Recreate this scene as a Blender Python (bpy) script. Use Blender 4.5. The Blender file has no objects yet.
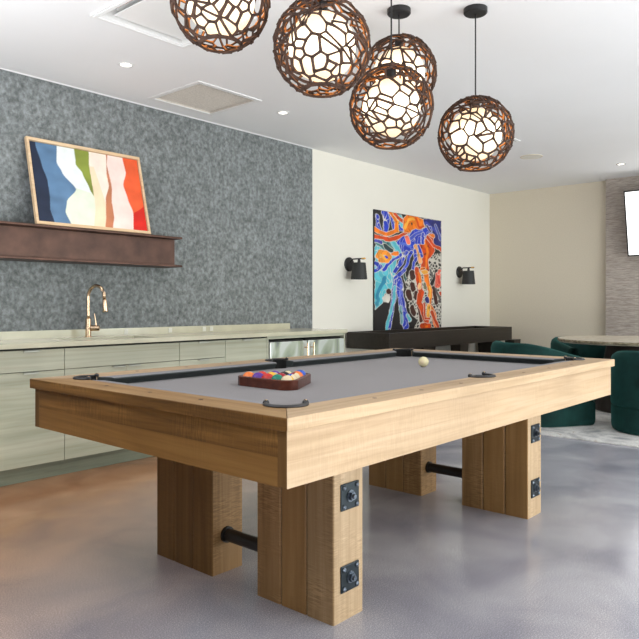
import bpy, bmesh, math, random
from mathutils import Vector, Matrix, noise
random.seed(7)
PI = math.pi
C = bpy.context.scene.collection

# ------------------------------------------------------------------ materials
class NT:
    def __init__(self, name):
        self.m = bpy.data.materials.new(name); self.m.use_nodes = True
        self.t = self.m.node_tree; self.b = self.t.nodes['Principled BSDF']
    def n(self, typ, **kw):
        nd = self.t.nodes.new(typ)
        for k, v in kw.items():
            if hasattr(nd, k): setattr(nd, k, v)
            else: nd.inputs[k].default_value = v
        return nd
    def l(self, a, b): self.t.links.new(a, b)
    def coords(self, scale=(1, 1, 1), rot=(0, 0, 0)):
        tc = self.n('ShaderNodeTexCoord'); mp = self.n('ShaderNodeMapping')
        mp.inputs['Scale'].default_value = scale; mp.inputs['Rotation'].default_value = rot
        self.l(tc.outputs['Object'], mp.inputs['Vector']); return mp.outputs[0]
    def noise(self, vec, scale, detail=4, rough=.55, dist=0):
        nd = self.n('ShaderNodeTexNoise'); nd.inputs['Scale'].default_value = scale
        nd.inputs['Detail'].default_value = detail; nd.inputs['Roughness'].default_value = rough
        nd.inputs['Distortion'].default_value = dist
        self.l(vec, nd.inputs['Vector']); return nd.outputs['Fac']
    def ramp(self, fac, stops, interp='LINEAR'):
        nd = self.n('ShaderNodeValToRGB'); cr = nd.color_ramp; cr.interpolation = interp
        while len(cr.elements) < len(stops): cr.elements.new(.5)
        for e, (p, c) in zip(cr.elements, stops):
            e.position = p; e.color = (*c, 1) if len(c) == 3 else c
        self.l(fac, nd.inputs[0]); return nd.outputs[0]
    def mix(self, fac, a, b, mode='MIX'):
        nd = self.n('ShaderNodeMix'); nd.data_type = 'RGBA'; nd.blend_type = mode
        for sock, v in ((nd.inputs[0], fac), (nd.inputs[6], a), (nd.inputs[7], b)):
            if isinstance(v, (int, float)): sock.default_value = v
            elif isinstance(v, tuple): sock.default_value = (*v, 1) if len(v) == 3 else v
            else: self.l(v, sock)
        return nd.outputs[2]
    def bump(self, h, strength=.2, dist=.01):
        nd = self.n('ShaderNodeBump'); nd.inputs['Strength'].default_value = strength
        nd.inputs['Distance'].default_value = dist
        self.l(h, nd.inputs['Height']); self.l(nd.outputs[0], self.b.inputs['Normal'])
    def base(self, c):
        if isinstance(c, tuple): self.b.inputs['Base Color'].default_value = (*c, 1)
        else: self.l(c, self.b.inputs['Base Color'])
    def set(self, rough=None, metal=None, spec=None, sheen=None, coat=None):
        i = self.b.inputs
        if rough is not None: i['Roughness'].default_value = rough
        if metal is not None: i['Metallic'].default_value = metal
        if spec is not None: i['Specular IOR Level'].default_value = spec
        if sheen is not None: i['Sheen Weight'].default_value = sheen
        if coat is not None: i['Coat Weight'].default_value = coat

def plain(name, col, rough=.5, metal=0, spec=.5, var=.06, scale=12, **kw):
    t = NT(name); v = t.coords()
    f = t.noise(v, scale)
    lo = tuple(c * (1 - var) for c in col); hi = tuple(min(1, c * (1 + var)) for c in col)
    t.base(t.ramp(f, [(.3, lo), (.7, hi)])); t.set(rough, metal, spec, **kw); return t.m

def emit(name, col, s):
    t = NT(name); t.base((.8, .8, .8))
    t.b.inputs['Emission Color'].default_value = (*col, 1); t.b.inputs['Emission Strength'].default_value = s
    return t.m

def wood(name, axis, lo, mid, hi, saw=.5, rough=.55, seed=0.0, grain=1.0, gd=.88):
    """grain runs along `axis`; faint saw marks run across it"""
    t = NT(name)
    s = [16 * grain] * 3; s[axis] = .9 * grain
    v = t.coords(tuple(s))
    ad = t.n('ShaderNodeVectorMath'); ad.operation = 'ADD'; ad.inputs[1].default_value = (seed, seed * 1.7, seed * .6)
    t.l(v, ad.inputs[0]); v = ad.outputs[0]
    f1 = t.noise(v, 1.0, 5, .6, 1.2)
    col = t.ramp(f1, [(.28, lo), (.5, mid), (.72, hi)])
    sg = [60 * grain] * 3; sg[axis] = 1.6 * grain
    gl = t.noise(t.coords(tuple(sg)), 1.0, 3, .6, .8)
    col = t.mix(1.0, col, t.ramp(gl, [(.3, (gd, gd * .97, gd * .93)), (.52, (1, 1, 1)), (.75, (1.06, 1.06, 1.06))]), 'MULTIPLY')
    s2 = [22.0] * 3; s2[axis] = 300
    v2 = t.coords(tuple(s2)); f2 = t.noise(v2, 1.0, 2, .5)
    patch = t.noise(t.coords((4, 4, 4)), 1.0, 3)
    sawm = t.ramp(f2, [(.42, (.80, .79, .77)), (.60, (1.34, 1.36, 1.42))])
    pm = t.ramp(patch, [(.42, (0, 0, 0)), (.58, (saw, saw, saw))])
    sv = t.mix(pm, (1.0, 1.0, 1.0), sawm)
    col2 = t.mix(1.0, col, sv, 'MULTIPLY')
    big = t.noise(t.coords((1.3, 1.3, 1.3)), 1.0, 2)
    bb = t.ramp(big, [(.3, (.86, .86, .86)), (.7, (1.1, 1.1, 1.1))])
    col3 = t.mix(1.0, col2, bb, 'MULTIPLY')
    t.base(col3); t.set(rough, 0, .4); t.bump(f2, .08, .004)
    return t.m

M = {}
OAK = ((.39, .265, .15), (.46, .325, .195), (.53, .385, .245))
for ax, nm in enumerate('xyz'): M['oak_' + nm] = wood('rustic_oak_' + nm, ax, *OAK, saw=.3, seed=ax * 3.1)
OAK_SHADE = ((.10, .044, .009), (.195, .092, .020), (.30, .155, .04))  # shade and warm light of the left end painted into the oak
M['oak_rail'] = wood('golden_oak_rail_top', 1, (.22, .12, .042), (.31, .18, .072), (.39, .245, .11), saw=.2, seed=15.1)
M['oak_end_low'] = wood('shaded_oak_lower_board', 1, (.19, .092, .021), (.25, .125, .031), (.30, .158, .044), saw=.15, seed=9.7)  # lower board of the left end, its shade painted in too
M['oak_x_low'] = wood('rustic_oak_lower_board', 0, (.42, .29, .17), (.475, .335, .205), (.53, .385, .25), saw=.16, seed=6.6)
M['oak_end'] = wood('shaded_oak_end', 1, *OAK_SHADE, saw=.8, seed=5.2, gd=.68)
M['oak_leg'] = wood('shaded_oak_leg', 2, (.22, .12, .045), (.29, .165, .066), (.36, .215, .095), saw=.9, seed=8.4, gd=.92)  # leg sides carry painted shade, darker than the front faces
M['oak_leg_b'] = wood('shaded_oak_plank', 2, (.25, .135, .045), (.30, .165, .058), (.35, .2, .075), saw=.15, seed=12.4, gd=.94)  # smoother plank with the same side shade in its colour
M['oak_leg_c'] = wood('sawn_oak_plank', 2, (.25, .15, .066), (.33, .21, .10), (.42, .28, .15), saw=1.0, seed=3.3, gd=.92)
M['oak_leg_d'] = wood('dark_shaded_oak', 2, (.10, .046, .011), (.14, .069, .017), (.19, .098, .028), saw=.3, seed=21.0, gd=.9)  # shadow on the far leg painted in; also the dark apron end grain
M['oak_leg_front'] = wood('lit_oak_leg', 2, *OAK, saw=.75, seed=2.4)
M['espresso'] = wood('espresso_wood', 0, (.016, .012, .009), (.024, .018, .013), (.034, .026, .019), saw=.2, rough=.4)
M['cab_wood'] = wood('pale_sage_woodgrain', 0, (.37, .385, .29), (.46, .475, .365), (.54, .55, .435), saw=0, rough=.45, grain=.55)
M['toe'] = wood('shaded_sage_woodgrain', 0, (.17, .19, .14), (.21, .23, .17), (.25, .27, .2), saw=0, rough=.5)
M['counter'] = plain('pale_stone_worktop', (.58, .56, .42), .16, spec=.6, var=.08, scale=6)
M['gap'] = plain('shadow_gap', (.03, .032, .028), .8)
M['steel'] = plain('brushed_steel', (.62, .63, .62), .22, 1.0, var=.05, scale=4)
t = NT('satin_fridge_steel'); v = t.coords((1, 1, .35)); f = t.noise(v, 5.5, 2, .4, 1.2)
t.base(t.ramp(f, [(.38, (.27, .30, .29)), (.5, (.46, .53, .40)), (.62, (.74, .79, .74))])); t.set(.3, .45, .5); M['fridge_steel'] = t.m  # green and white window reflections painted into the steel colour
M['pull_steel'] = plain('satin_pull', (.42, .43, .38), .4, .8)
M['brass'] = plain('champagne_brass', (.72, .53, .36), .24, 1.0)
M['gold'] = plain('polished_gold', (.75, .48, .16), .25, 1.0)
M['black_metal'] = plain('black_metal', (.022, .022, .023), .42, .3)
M['plate_metal'] = plain('gunmetal', (.032, .042, .05), .38, .75)
M['bolt_metal'] = plain('bolt_steel', (.16, .19, .23), .28, .9)
M['leather'] = plain('black_leather', (.018, .018, .02), .38, spec=.6)
M['pocket_dark'] = plain('pocket_black', (.006, .006, .006), .8)
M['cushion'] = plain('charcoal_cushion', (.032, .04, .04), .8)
M['bronze'] = plain('dark_bronze_steel', (.085, .043, .031), .42, .55, var=.35, scale=7)
M['white_paint'] = plain('white_paint', (.82, .82, .82), .5, var=.01)
M['plate_cream'] = plain('cream_plate', (.68, .68, .60), .4, var=.01)
M['plastic_white'] = plain('white_plastic', (.8, .8, .79), .4, var=.01)
M['grille'] = plain('beige_grille', (.64, .59, .53), .7, var=.12, scale=60)
M['rackwood'] = wood('mahogany', 0, (.05, .012, .006), (.09, .02, .01), (.13, .032, .015), saw=0, rough=.25)
M['frame_wood'] = wood('light_maple', 0, (.68, .46, .27), (.78, .56, .35), (.85, .64, .43), saw=0)
M['shade_black'] = plain('black_shade', (.018, .02, .02), .55)
M['lamp_white'] = emit('downlight_lens', (1, .93, .82), 3.0)
t = NT('lit_globe_glass'); t.base((.8, .75, .65)); v = t.coords(); sp_ = t.n('ShaderNodeSeparateXYZ'); t.l(v, sp_.inputs[0])
mr = t.n('ShaderNodeMapRange'); mr.inputs['From Min'].default_value = -.13; mr.inputs['From Max'].default_value = .13; t.l(sp_.outputs['Z'], mr.inputs['Value'])
t.l(t.ramp(mr.outputs[0], [(0, (.33, .235, .13)), (.22, (.37, .29, .195)), (.46, (1, .82, .56)), (.64, (.37, .29, .19)), (1, (.31, .21, .105))]), t.b.inputs['Emission Color'])
t.b.inputs['Emission Strength'].default_value = 3.0; M['globe'] = t.m
M['screen'] = emit('lit_white_screen', (1, 1, 1), 1.6)
M['velvet'] = plain('green_velvet', (.0045, .028, .025), .8, spec=.2, var=.4, scale=9, sheen=.3)
M['velvet'].node_tree.nodes['Principled BSDF'].inputs['Sheen Tint'].default_value = (.1, .5, .45, 1)
M['pedestal'] = plain('dark_brown_pedestal', (.02, .013, .01), .5)

t = NT('grey_billiard_cloth'); v = t.coords()
f = t.noise(v, 260, 2); t.base(t.ramp(f, [(.3, (.185, .175, .18)), (.7, (.25, .235, .24))])); t.set(.85, 0, .25, sheen=.15)
t.bump(f, .1, .002); M['cloth'] = t.m
t = NT('rail_cloth_top'); v = t.coords()
f = t.noise(v, 260, 2); t.base(t.ramp(f, [(.3, (.2, .2, .215)), (.7, (.27, .27, .285))])); t.set(.7, 0, .35); M['cloth_top'] = t.m

t = NT('rattan_fibre'); v = t.coords()
f = t.noise(v, 26, 4); oc = t.ramp(f, [(.3, (.035, .019, .014)), (.55, (.07, .036, .024)), (.8, (.13, .07, .045))])
ln = t.n('ShaderNodeVectorMath'); ln.operation = 'LENGTH'; t.l(v, ln.inputs[0])
mr = t.n('ShaderNodeMapRange'); mr.inputs['From Min'].default_value = .1925; mr.inputs['From Max'].default_value = .1965; t.l(ln.outputs['Value'], mr.inputs['Value'])
t.base(t.mix(mr.outputs[0], (.78, .30, .08), oc)); t.set(.7, 0, .3)      # orange lamp glow painted onto the inner side, dark fibre outside
t.bump(t.noise(v, 120, 2), .4, .004); M['rattan'] = t.m

t = NT('grey_wool_felt'); v = t.coords((1, 1, .85))
f = t.noise(v, 32, 5, .72); g = t.noise(v, 9, 3)
c1 = t.ramp(f, [(.34, (.12, .13, .13)), (.5, (.205, .222, .224)), (.66, (.31, .335, .345))])
t.base(t.mix(1.0, c1, t.ramp(g, [(.3, (.86, .86, .86)), (.7, (1.08, 1.08, 1.08))]), 'MULTIPLY')); t.set(.95, 0, .1); M['felt'] = t.m

t = NT('polished_concrete'); v = t.coords()
a = t.noise(v, .9, 3, .5, .4); b = t.noise(v, 2.6, 3, .5, .5); d = t.noise(v, 210, 2, .6)
c1 = t.ramp(a, [(.3, (.25, .25, .30)), (.5, (.40, .40, .45)), (.7, (.57, .565, .60))])
c2 = t.mix(.45, c1, t.ramp(b, [(.3, (.22, .22, .27)), (.7, (.56, .555, .585))]))
sp = t.ramp(d, [(.38, (.78, .78, .78)), (.5, (1, 1, 1)), (.6, (1.12, 1.12, 1.12)), (.68, (1.6, 1.6, 1.58))])
c3 = t.mix(1.0, c2, sp, 'MULTIPLY')
# warm brown reflection painted into the floor colour along the cabinets
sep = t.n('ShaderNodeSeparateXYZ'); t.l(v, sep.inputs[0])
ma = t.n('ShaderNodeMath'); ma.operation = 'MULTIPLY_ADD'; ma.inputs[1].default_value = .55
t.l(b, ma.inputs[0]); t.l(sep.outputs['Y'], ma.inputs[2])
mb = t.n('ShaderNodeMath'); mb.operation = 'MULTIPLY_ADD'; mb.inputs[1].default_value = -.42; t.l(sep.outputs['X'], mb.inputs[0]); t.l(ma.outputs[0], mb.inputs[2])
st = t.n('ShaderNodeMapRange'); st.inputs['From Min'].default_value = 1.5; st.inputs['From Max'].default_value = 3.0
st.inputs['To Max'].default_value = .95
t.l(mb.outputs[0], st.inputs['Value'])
warm_reflect = t.ramp(b, [(.3, (.30, .13, .052)), (.7, (.50, .25, .12))])
c4 = t.mix(st.outputs[0], c3, t.mix(1.0, warm_reflect, sp, 'MULTIPLY'))
t.base(c4); rr = t.ramp(b, [(.3, (.13, .13, .13)), (.7, (.24, .24, .24))]); t.l(rr, t.b.inputs['Roughness'])
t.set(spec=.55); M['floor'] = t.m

def paint(name, col): return plain(name, col, .75, spec=.2, var=.012, scale=1.5)
M['ceiling'] = paint('white_ceiling_paint', (.87, .87, .88))
M['cream'] = paint('cream_wall_paint', (.80, .775, .70))
M['beige'] = plain('beige_wallcovering', (.72, .65, .53), .8, spec=.2, var=.03, scale=60)
M['wall_dark'] = paint('dark_blocker_paint', (.17, .13, .095))  # kept dark so the added unseen walls bounce little light

t = NT('ribbed_grasscloth'); v = t.coords((6, 6, 90))
f = t.noise(v, 1.6, 4, .65, .3)
t.base(t.ramp(f, [(.3, (.25, .21, .185)), (.5, (.43, .375, .335)), (.7, (.60, .54, .49))])); t.set(.85, 0, .2); t.bump(f, .3, .01); M['grass'] = t.m

t = NT('travertine'); v = t.coords((1, 1, 3)); f = t.noise(v, 9, 5, .6, 1)
t.base(t.ramp(f, [(.3, (.45, .38, .28)), (.5, (.64, .57, .45)), (.7, (.76, .71, .6))])); t.set(.3, 0, .5); M['stone'] = t.m
t = NT('travertine_edge'); v = t.coords(); f = t.noise(v, 26, 5, .7, 1)
t.base(t.ramp(f, [(.3, (.07, .06, .045)), (.5, (.3, .25, .16)), (.7, (.55, .49, .38))])); t.set(.7, 0, .3); t.bump(f, .8, .02); M['stone_edge'] = t.m
t = NT('abstract_rug'); v = t.coords(); f = t.noise(v, 3.2, 6, .65, 1.5); g = t.noise(v, 90, 2)
c1 = t.ramp(f, [(.3, (.30, .31, .33)), (.46, (.62, .61, .6)), (.6, (.78, .77, .75)), (.7, (.5, .44, .38))])
t.base(t.mix(1.0, c1, t.ramp(g, [(.3, (.85, .85, .85)), (.7, (1.05, 1.05, 1.05))]), 'MULTIPLY')); t.set(.95, 0, .1); M['rug'] = t.m

t = NT('painted_colours'); a_ = t.n('ShaderNodeVertexColor'); a_.layer_name = 'Col'
t.l(a_.outputs['Color'], t.b.inputs['Base Color']); t.set(.35, 0, .3); M['paint_attr'] = t.m
t = NT('watercolour_paper'); a_ = t.n('ShaderNodeVertexColor'); a_.layer_name = 'Col'
wn = t.noise(t.coords(), 9, 4)
t.base(t.mix(1.0, a_.outputs['Color'], t.ramp(wn, [(.3, (.9, .9, .9)), (.7, (1.05, 1.05, 1.05))]), 'MULTIPLY')); t.set(.6, 0, .3); M['watercolour'] = t.m

def ball_mat(name, col, stripe):
    t = NT(name); v = t.coords(); sp = t.n('ShaderNodeSeparateXYZ'); t.l(v, sp.inputs[0])
    W = (.74, .62, .40)
    # white number spots at +x and -x, optional white caps at +z and -z
    ab = t.n('ShaderNodeMath'); ab.operation = 'ABSOLUTE'; t.l(sp.outputs['X'], ab.inputs[0])
    g = t.n('ShaderNodeMath'); g.operation = 'GREATER_THAN'; g.inputs[1].default_value = .0263; t.l(ab.outputs[0], g.inputs[0])
    c = col
    if stripe:
        az = t.n('ShaderNodeMath'); az.operation = 'ABSOLUTE'; t.l(sp.outputs['Z'], az.inputs[0])
        gz = t.n('ShaderNodeMath'); gz.operation = 'GREATER_THAN'; gz.inputs[1].default_value = .0145; t.l(az.outputs[0], gz.inputs[0])
        c = t.mix(gz.outputs[0], col, W)
    t.base(t.mix(g.outputs[0], c, W)); t.set(.12, 0, .5); return t.m

# ------------------------------------------------------------------ mesh helpers
def obj(name, bm, mat, parent=None, smooth=False, bevel=0, seg=2, mats=None, loc=None):
    me = bpy.data.meshes.new(name)
    bmesh.ops.recalc_face_normals(bm, faces=bm.faces[:])
    bm.to_mesh(me); bm.free()
    for m in (mats or [mat]): me.materials.append(m)
    o = bpy.data.objects.new(name, me); C.objects.link(o)
    if parent: o.parent = parent
    if loc: o.location = loc
    if smooth:
        for p in me.polygons: p.use_smooth = True
    if bevel:
        b = o.modifiers.new('bevel', 'BEVEL'); b.width = bevel; b.segments = seg; b.limit_method = 'ANGLE'; b.angle_limit = math.radians(40)
    return o
def thing(name, label, cat, loc=(0, 0, 0), rz=0, group=None):
    o = bpy.data.objects.new(name, None); C.objects.link(o); o.empty_display_size = .1
    o.location = loc; o.rotation_euler = (0, 0, rz); return tag(o, label, cat, group)
def tag(o, label, cat, group=None):
    o['label'] = label; o['category'] = cat
    if group: o['group'] = group
    return o
def struct(o): o['kind'] = 'structure'; return o
def nb(): return bmesh.new()
def box(bm, x0, x1, y0, y1, z0, z1, mi=0):
    vs = [bm.verts.new((x, y, z)) for x in (x0, x1) for y in (y0, y1) for z in (z0, z1)]
    for q in ((0, 1, 3, 2), (4, 6, 7, 5), (0, 4, 5, 1), (2, 3, 7, 6), (0, 2, 6, 4), (1, 5, 7, 3)):
        bm.faces.new([vs[i] for i in q]).material_index = mi
    return vs
def prism(bm, pts, z0, z1, mi=0):
    lo = [bm.verts.new((x, y, z0)) for x, y in pts]; hi = [bm.verts.new((x, y, z1)) for x, y in pts]
    bm.faces.new(lo[::-1]).material_index = mi; bm.faces.new(hi).material_index = mi
    for i in range(len(pts)):
        j = (i + 1) % len(pts); bm.faces.new((lo[i], lo[j], hi[j], hi[i])).material_index = mi
def loft(bm, rings, closed=True, caps=True, mi=0):
    R = [[bm.verts.new(p) for p in r] for r in rings]
    n = len(R[0])
    for a, b in zip(R, R[1:]):
        for i in range(n if closed else n - 1):
            j = (i + 1) % n; bm.faces.new((a[i], a[j], b[j], b[i])).material_index = mi
    if caps: bm.faces.new(R[0][::-1]).material_index = mi; bm.faces.new(R[-1]).material_index = mi
def lathe(bm, prof, n=32, center=(0, 0, 0), caps=True, mi=0):
    cx, cy, cz = center
    loft(bm, [[(cx + r * math.cos(2 * PI * k / n), cy + r * math.sin(2 * PI * k / n), cz + z) for k in range(n)] for r, z in prof], caps=caps, mi=mi)
def tube(bm, pts, rad, n=12, mi=0):
    pts = [Vector(p) for p in pts]; rings = []
    for i, p in enumerate(pts):
        d = (pts[min(i + 1, len(pts) - 1)] - pts[max(i - 1, 0)]).normalized()
        u = Vector((0, 0, 1)) if abs(d.z) < .9 else Vector((0, 1, 0))
        a = d.cross(u).normalized(); b = d.cross(a)
        r = rad[i] if isinstance(rad, (list, tuple)) else rad
        rings.append([p + a * r * math.cos(2 * PI * k / n) + b * r * math.sin(2 * PI * k / n) for k in range(n)])
    loft(bm, rings, mi=mi)
def sphere(bm, c, r, u=24, v=16):
    bmesh.ops.create_uvsphere(bm, u_segments=u, v_segments=v, radius=r, matrix=Matrix.Translation(c))
def disc_cyl(bm, c, axis, r, h, n=24):
    """cylinder from c along axis"""
    a = Vector(axis).normalized(); tube(bm, [Vector(c), Vector(c) + a * h], r, n)
def cut(o, cutter_bm):
    """bake a boolean difference into the mesh, leaving no helper behind"""
    bmesh.ops.recalc_face_normals(cutter_bm, faces=cutter_bm.faces[:])
    me = bpy.data.meshes.new('cut'); cutter_bm.to_mesh(me); cutter_bm.free()
    c = bpy.data.objects.new('cut', me); C.objects.link(c); c.parent = o.parent
    m = o.modifiers.new('cut', 'BOOLEAN'); m.operation = 'DIFFERENCE'; m.object = c; m.solver = 'EXACT'
    bpy.context.view_layer.update()
    dg = bpy.context.evaluated_depsgraph_get()
    new = bpy.data.meshes.new_from_object(o.evaluated_get(dg))
    o.modifiers.clear(); o.data = new
    bpy.data.objects.remove(c); bpy.data.meshes.remove(me)

# ------------------------------------------------------------------ camera
H = 1.1072; YAW = .7224
cam = bpy.data.cameras.new('camera'); co = bpy.data.objects.new('camera', cam); C.objects.link(co)
co.location = (0, 0, H); co.rotation_euler = (PI / 2, 0, YAW - PI / 2)
cam.sensor_width = 36; cam.lens = 678.845 / 639 * 36; cam.shift_y = -(319.5 - 304.535) / 639
cam.clip_start = .05
bpy.context.scene.camera = co

# ------------------------------------------------------------------ setting
WY = 4.70; CZ = 2.72; WX = 9.10; XG = 5.216; X0 = -2.2; Y0 = -4.0
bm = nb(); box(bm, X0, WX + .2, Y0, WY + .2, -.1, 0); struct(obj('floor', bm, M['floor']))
bm = nb(); box(bm, X0, WX + .2, Y0, WY + .2, CZ, CZ + .1); ceil = struct(obj('ceiling', bm, M['ceiling']))
bm = nb(); box(bm, XG, WX + .2, WY, WY + .2, 0, CZ); struct(obj('wall_back', bm, M['cream']))
bm = nb(); box(bm, X0, XG, WY - .004, WY + .2, 0, CZ - .006); struct(obj('wall_back_felt', bm, M['felt']))
bm = nb(); box(bm, X0, XG, WY - .012, WY + .2, CZ - .006, CZ); struct(obj('trim_1', bm, M['white_paint']))
bm = nb(); box(bm, WX, WX + .2, Y0, WY, 0, CZ); struct(obj('wall_right', bm, M['beige']))
bm = nb(); box(bm, WX - .09, WX, Y0, 3.02, 0, CZ); struct(obj('wall_right_front', bm, M['grass']))
bm = nb(); box(bm, X0 - .2, X0, Y0, WY + .2, -.1, CZ + .1); struct(obj('wall_left_blocker', bm, M['wall_dark']))  # unseen wall added to keep light off the left-facing sides

bm = nb(); box(bm, X0, 1.2, Y0 - .2, Y0, 0, CZ); struct(obj('wall_front_blocker', bm, M['wall_dark']))  # unseen wall piece added to block window-side light from the left faces

# ------------------------------------------------------------------ pool table
XN, YN, TL, TW = 1.3172, 1.2776, 2.6416, 1.4868
RT, RB, AB = .80, .7608, .6015
w = .142; NOSE = .196; BED = .762
pt = thing('pool_table', 'rustic oak pool table with grey cloth and bolted block legs', 'pool table', (XN, YN, 0))
pockets = [(.176, .176, 225), (TL - .176, .176, 315), (TL - .176, TW - .176, 45), (.176, TW - .176, 135), (TL / 2, .135, 270), (TL / 2, TW - .135, 90)]
PR = .057
def pocket_cutters(z0, z1, r=PR):
    b = nb()
    for x, y, a in pockets: lathe(b, [(r, z0), (r, z1)], 40, (x, y, 0))
    return b
rails = {}
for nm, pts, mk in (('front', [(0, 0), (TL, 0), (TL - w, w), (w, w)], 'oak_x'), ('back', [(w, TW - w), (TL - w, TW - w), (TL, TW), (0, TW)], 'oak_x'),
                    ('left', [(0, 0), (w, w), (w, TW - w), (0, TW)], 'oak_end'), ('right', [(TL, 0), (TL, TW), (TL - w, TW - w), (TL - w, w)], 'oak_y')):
    cx = sum(p[0] for p in pts) / 4; cy = sum(p[1] for p in pts) / 4
    # a hair of shadow at each mitre
    pts = [(x + (.0006 if x < cx else -.0006) * (mk == 'oak_x'), y + (.0006 if y < cy else -.0006) * (mk != 'oak_x')) for x, y in pts]
    bm = nb(); prism(bm, pts, RB, RT)
    if nm == 'left':
        for f in bm.faces:
            f.normal_update()
            if f.normal.z > .9: f.material_index = 1
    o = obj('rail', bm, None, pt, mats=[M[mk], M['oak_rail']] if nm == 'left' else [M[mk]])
    cut(o, pocket_cutters(RB - .1, RT + .1)); rails[nm] = o
    b = o.modifiers.new('bevel', 'BEVEL'); b.width = .0025; b.segments = 2; b.limit_method = 'ANGLE'
def sights(rail, pts):
    for x, y in pts:
        b = nb(); lathe(b, [(.0075, RT - .001), (.0075, RT + .0006)], 16, (x, y, 0)); obj('sight', b, M['bronze'], rail)
dx = 2.25 / 8; xs0 = TL / 2 - 1.125
lx = [xs0 + dx * k for k in (1, 2, 3, 5, 6, 7)]
sights(rails['front'], [(x, .062) for x in lx]); sights(rails['back'], [(x, TW - .062) for x in lx])
ly = [TW / 2 + dx * k for k in (-1, 0, 1)]
sights(rails['left'], [(.076, y) for y in ly]); sights(rails['right'], [(TL - .076, y) for y in ly])
e = .016; AT = .036
for y0 in (e, TW - e - AT):
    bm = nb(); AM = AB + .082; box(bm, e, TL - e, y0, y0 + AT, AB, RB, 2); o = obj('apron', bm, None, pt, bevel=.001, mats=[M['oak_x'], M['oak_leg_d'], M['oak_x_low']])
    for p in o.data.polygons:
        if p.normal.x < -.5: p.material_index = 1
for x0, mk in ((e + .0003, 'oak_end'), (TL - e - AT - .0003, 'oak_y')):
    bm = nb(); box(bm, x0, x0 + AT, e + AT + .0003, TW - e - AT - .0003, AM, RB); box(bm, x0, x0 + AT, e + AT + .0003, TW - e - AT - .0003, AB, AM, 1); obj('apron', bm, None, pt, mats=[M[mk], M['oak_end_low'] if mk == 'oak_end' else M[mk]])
bm = nb(); box(bm, e + AT + .01, TL - e - AT - .01, e + AT + .01, TW - e - AT - .01, AB + .03, AB + .06); obj('underframe', bm, M['oak_leg'], pt)
bm = nb(); box(bm, w - .02, TL - w + .02, w - .02, TW - w + .02, BED - .028, BED)
bed = obj('playing_surface', bm, M['cloth'], pt); cut(bed, pocket_cutters(BED - .2, BED + .1, PR + .001))
# cushions: profile (distance from the wood edge, height)
PROF = [(0, BED + .001), (0, RT - .001), (.043, RT - .003), (.051, RT - .006), (.054, RT - .010), (.036, BED + .010), (.03, BED + .001)]
def cushion(origin, du, dv, n0, n1, b0, b1):
    bm = nb(); rings = []
    for nose, back in ((n0, b0), (n1, b1)):
        rings.append([tuple(Vector(origin) + Vector(du) * (back + (nose - back) * d / .054) + Vector(dv) * d + Vector((0, 0, z))) for d, z in PROF])
    loft(bm, rings)
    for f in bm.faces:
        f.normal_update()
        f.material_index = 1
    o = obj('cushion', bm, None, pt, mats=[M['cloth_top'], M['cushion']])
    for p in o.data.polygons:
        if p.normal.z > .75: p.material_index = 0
m_ = .277; mb_ = .226; s_ = .066; sb_ = .056
for y, dv in ((w, (0, 1, 0)), (TW - w, (0, -1, 0))):
    cushion((0, y, 0), (1, 0, 0), dv, m_, TL / 2 - s_, mb_, TL / 2 - sb_)
    cushion((0, y, 0), (1, 0, 0), dv, TL / 2 + s_, TL - m_, TL / 2 + sb_, TL - mb_)
for x, dv in ((w, (1, 0, 0)), (TL - w, (-1, 0, 0))):
    cushion((x, 0, 0), (0, 1, 0), dv, m_, TW - m_, mb_, TW - mb_)
for x, y, ang in pockets:
    a0 = math.radians(ang)
    pk = nb()
    # half wall above the bed, full basket below it
    n = 24; half = math.radians(100)
    arc = [a0 - half + 2 * half * k / n for k in range(n + 1)]
    rin, rout = PR - .006, PR - .0008
    loft(pk, [[(x + r * math.cos(q), y + r * math.sin(q), z) for r, z in ((rin, BED - .05), (rout, BED - .05), (rout, RT), (rin, RT))] for q in arc])
    lathe(pk, [(rout - .001, BED - .06), (.05, .65), (.002, .632), (.046, .652), (rin, BED - .06)], 28, (x, y, 0), caps=False)
    p = obj('pocket', pk, M['pocket_dark'], pt, smooth=False)
    lb = nb(); half2 = math.radians(98)
    arc = [a0 - half2 + 2 * half2 * k / n for k in range(n + 1)]
    sec = [(.054, RT + .0005), (.054, RT + .005), (.058, RT + .0085), (.066, RT + .008), (.071, RT + .004), (.071, RT + .0005)]
    loft(lb, [[(x + r * math.cos(q), y + r * math.sin(q), z) for r, z in sec] for q in arc])
    for q in (arc[0], arc[-1]): lathe(lb, [(.0085, RT + .0005), (.0105, RT + .006), (.008, RT + .0125), (.002, RT + .0135)], 16, (x + .0615 * math.cos(q), y + .0615 * math.sin(q), 0))
    obj('pocket_lip', lb, M['leather'], p, smooth=True)
    for q in (arc[0], arc[-1]):
        sb = nb(); lathe(sb, [(.0045, RT + .0132), (.0045, RT + .0148), (.001, RT + .0155)], 12, (x + .0615 * math.cos(q), y + .0615 * math.sin(q), 0)); obj('screw', sb, M['brass'], p)
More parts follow.
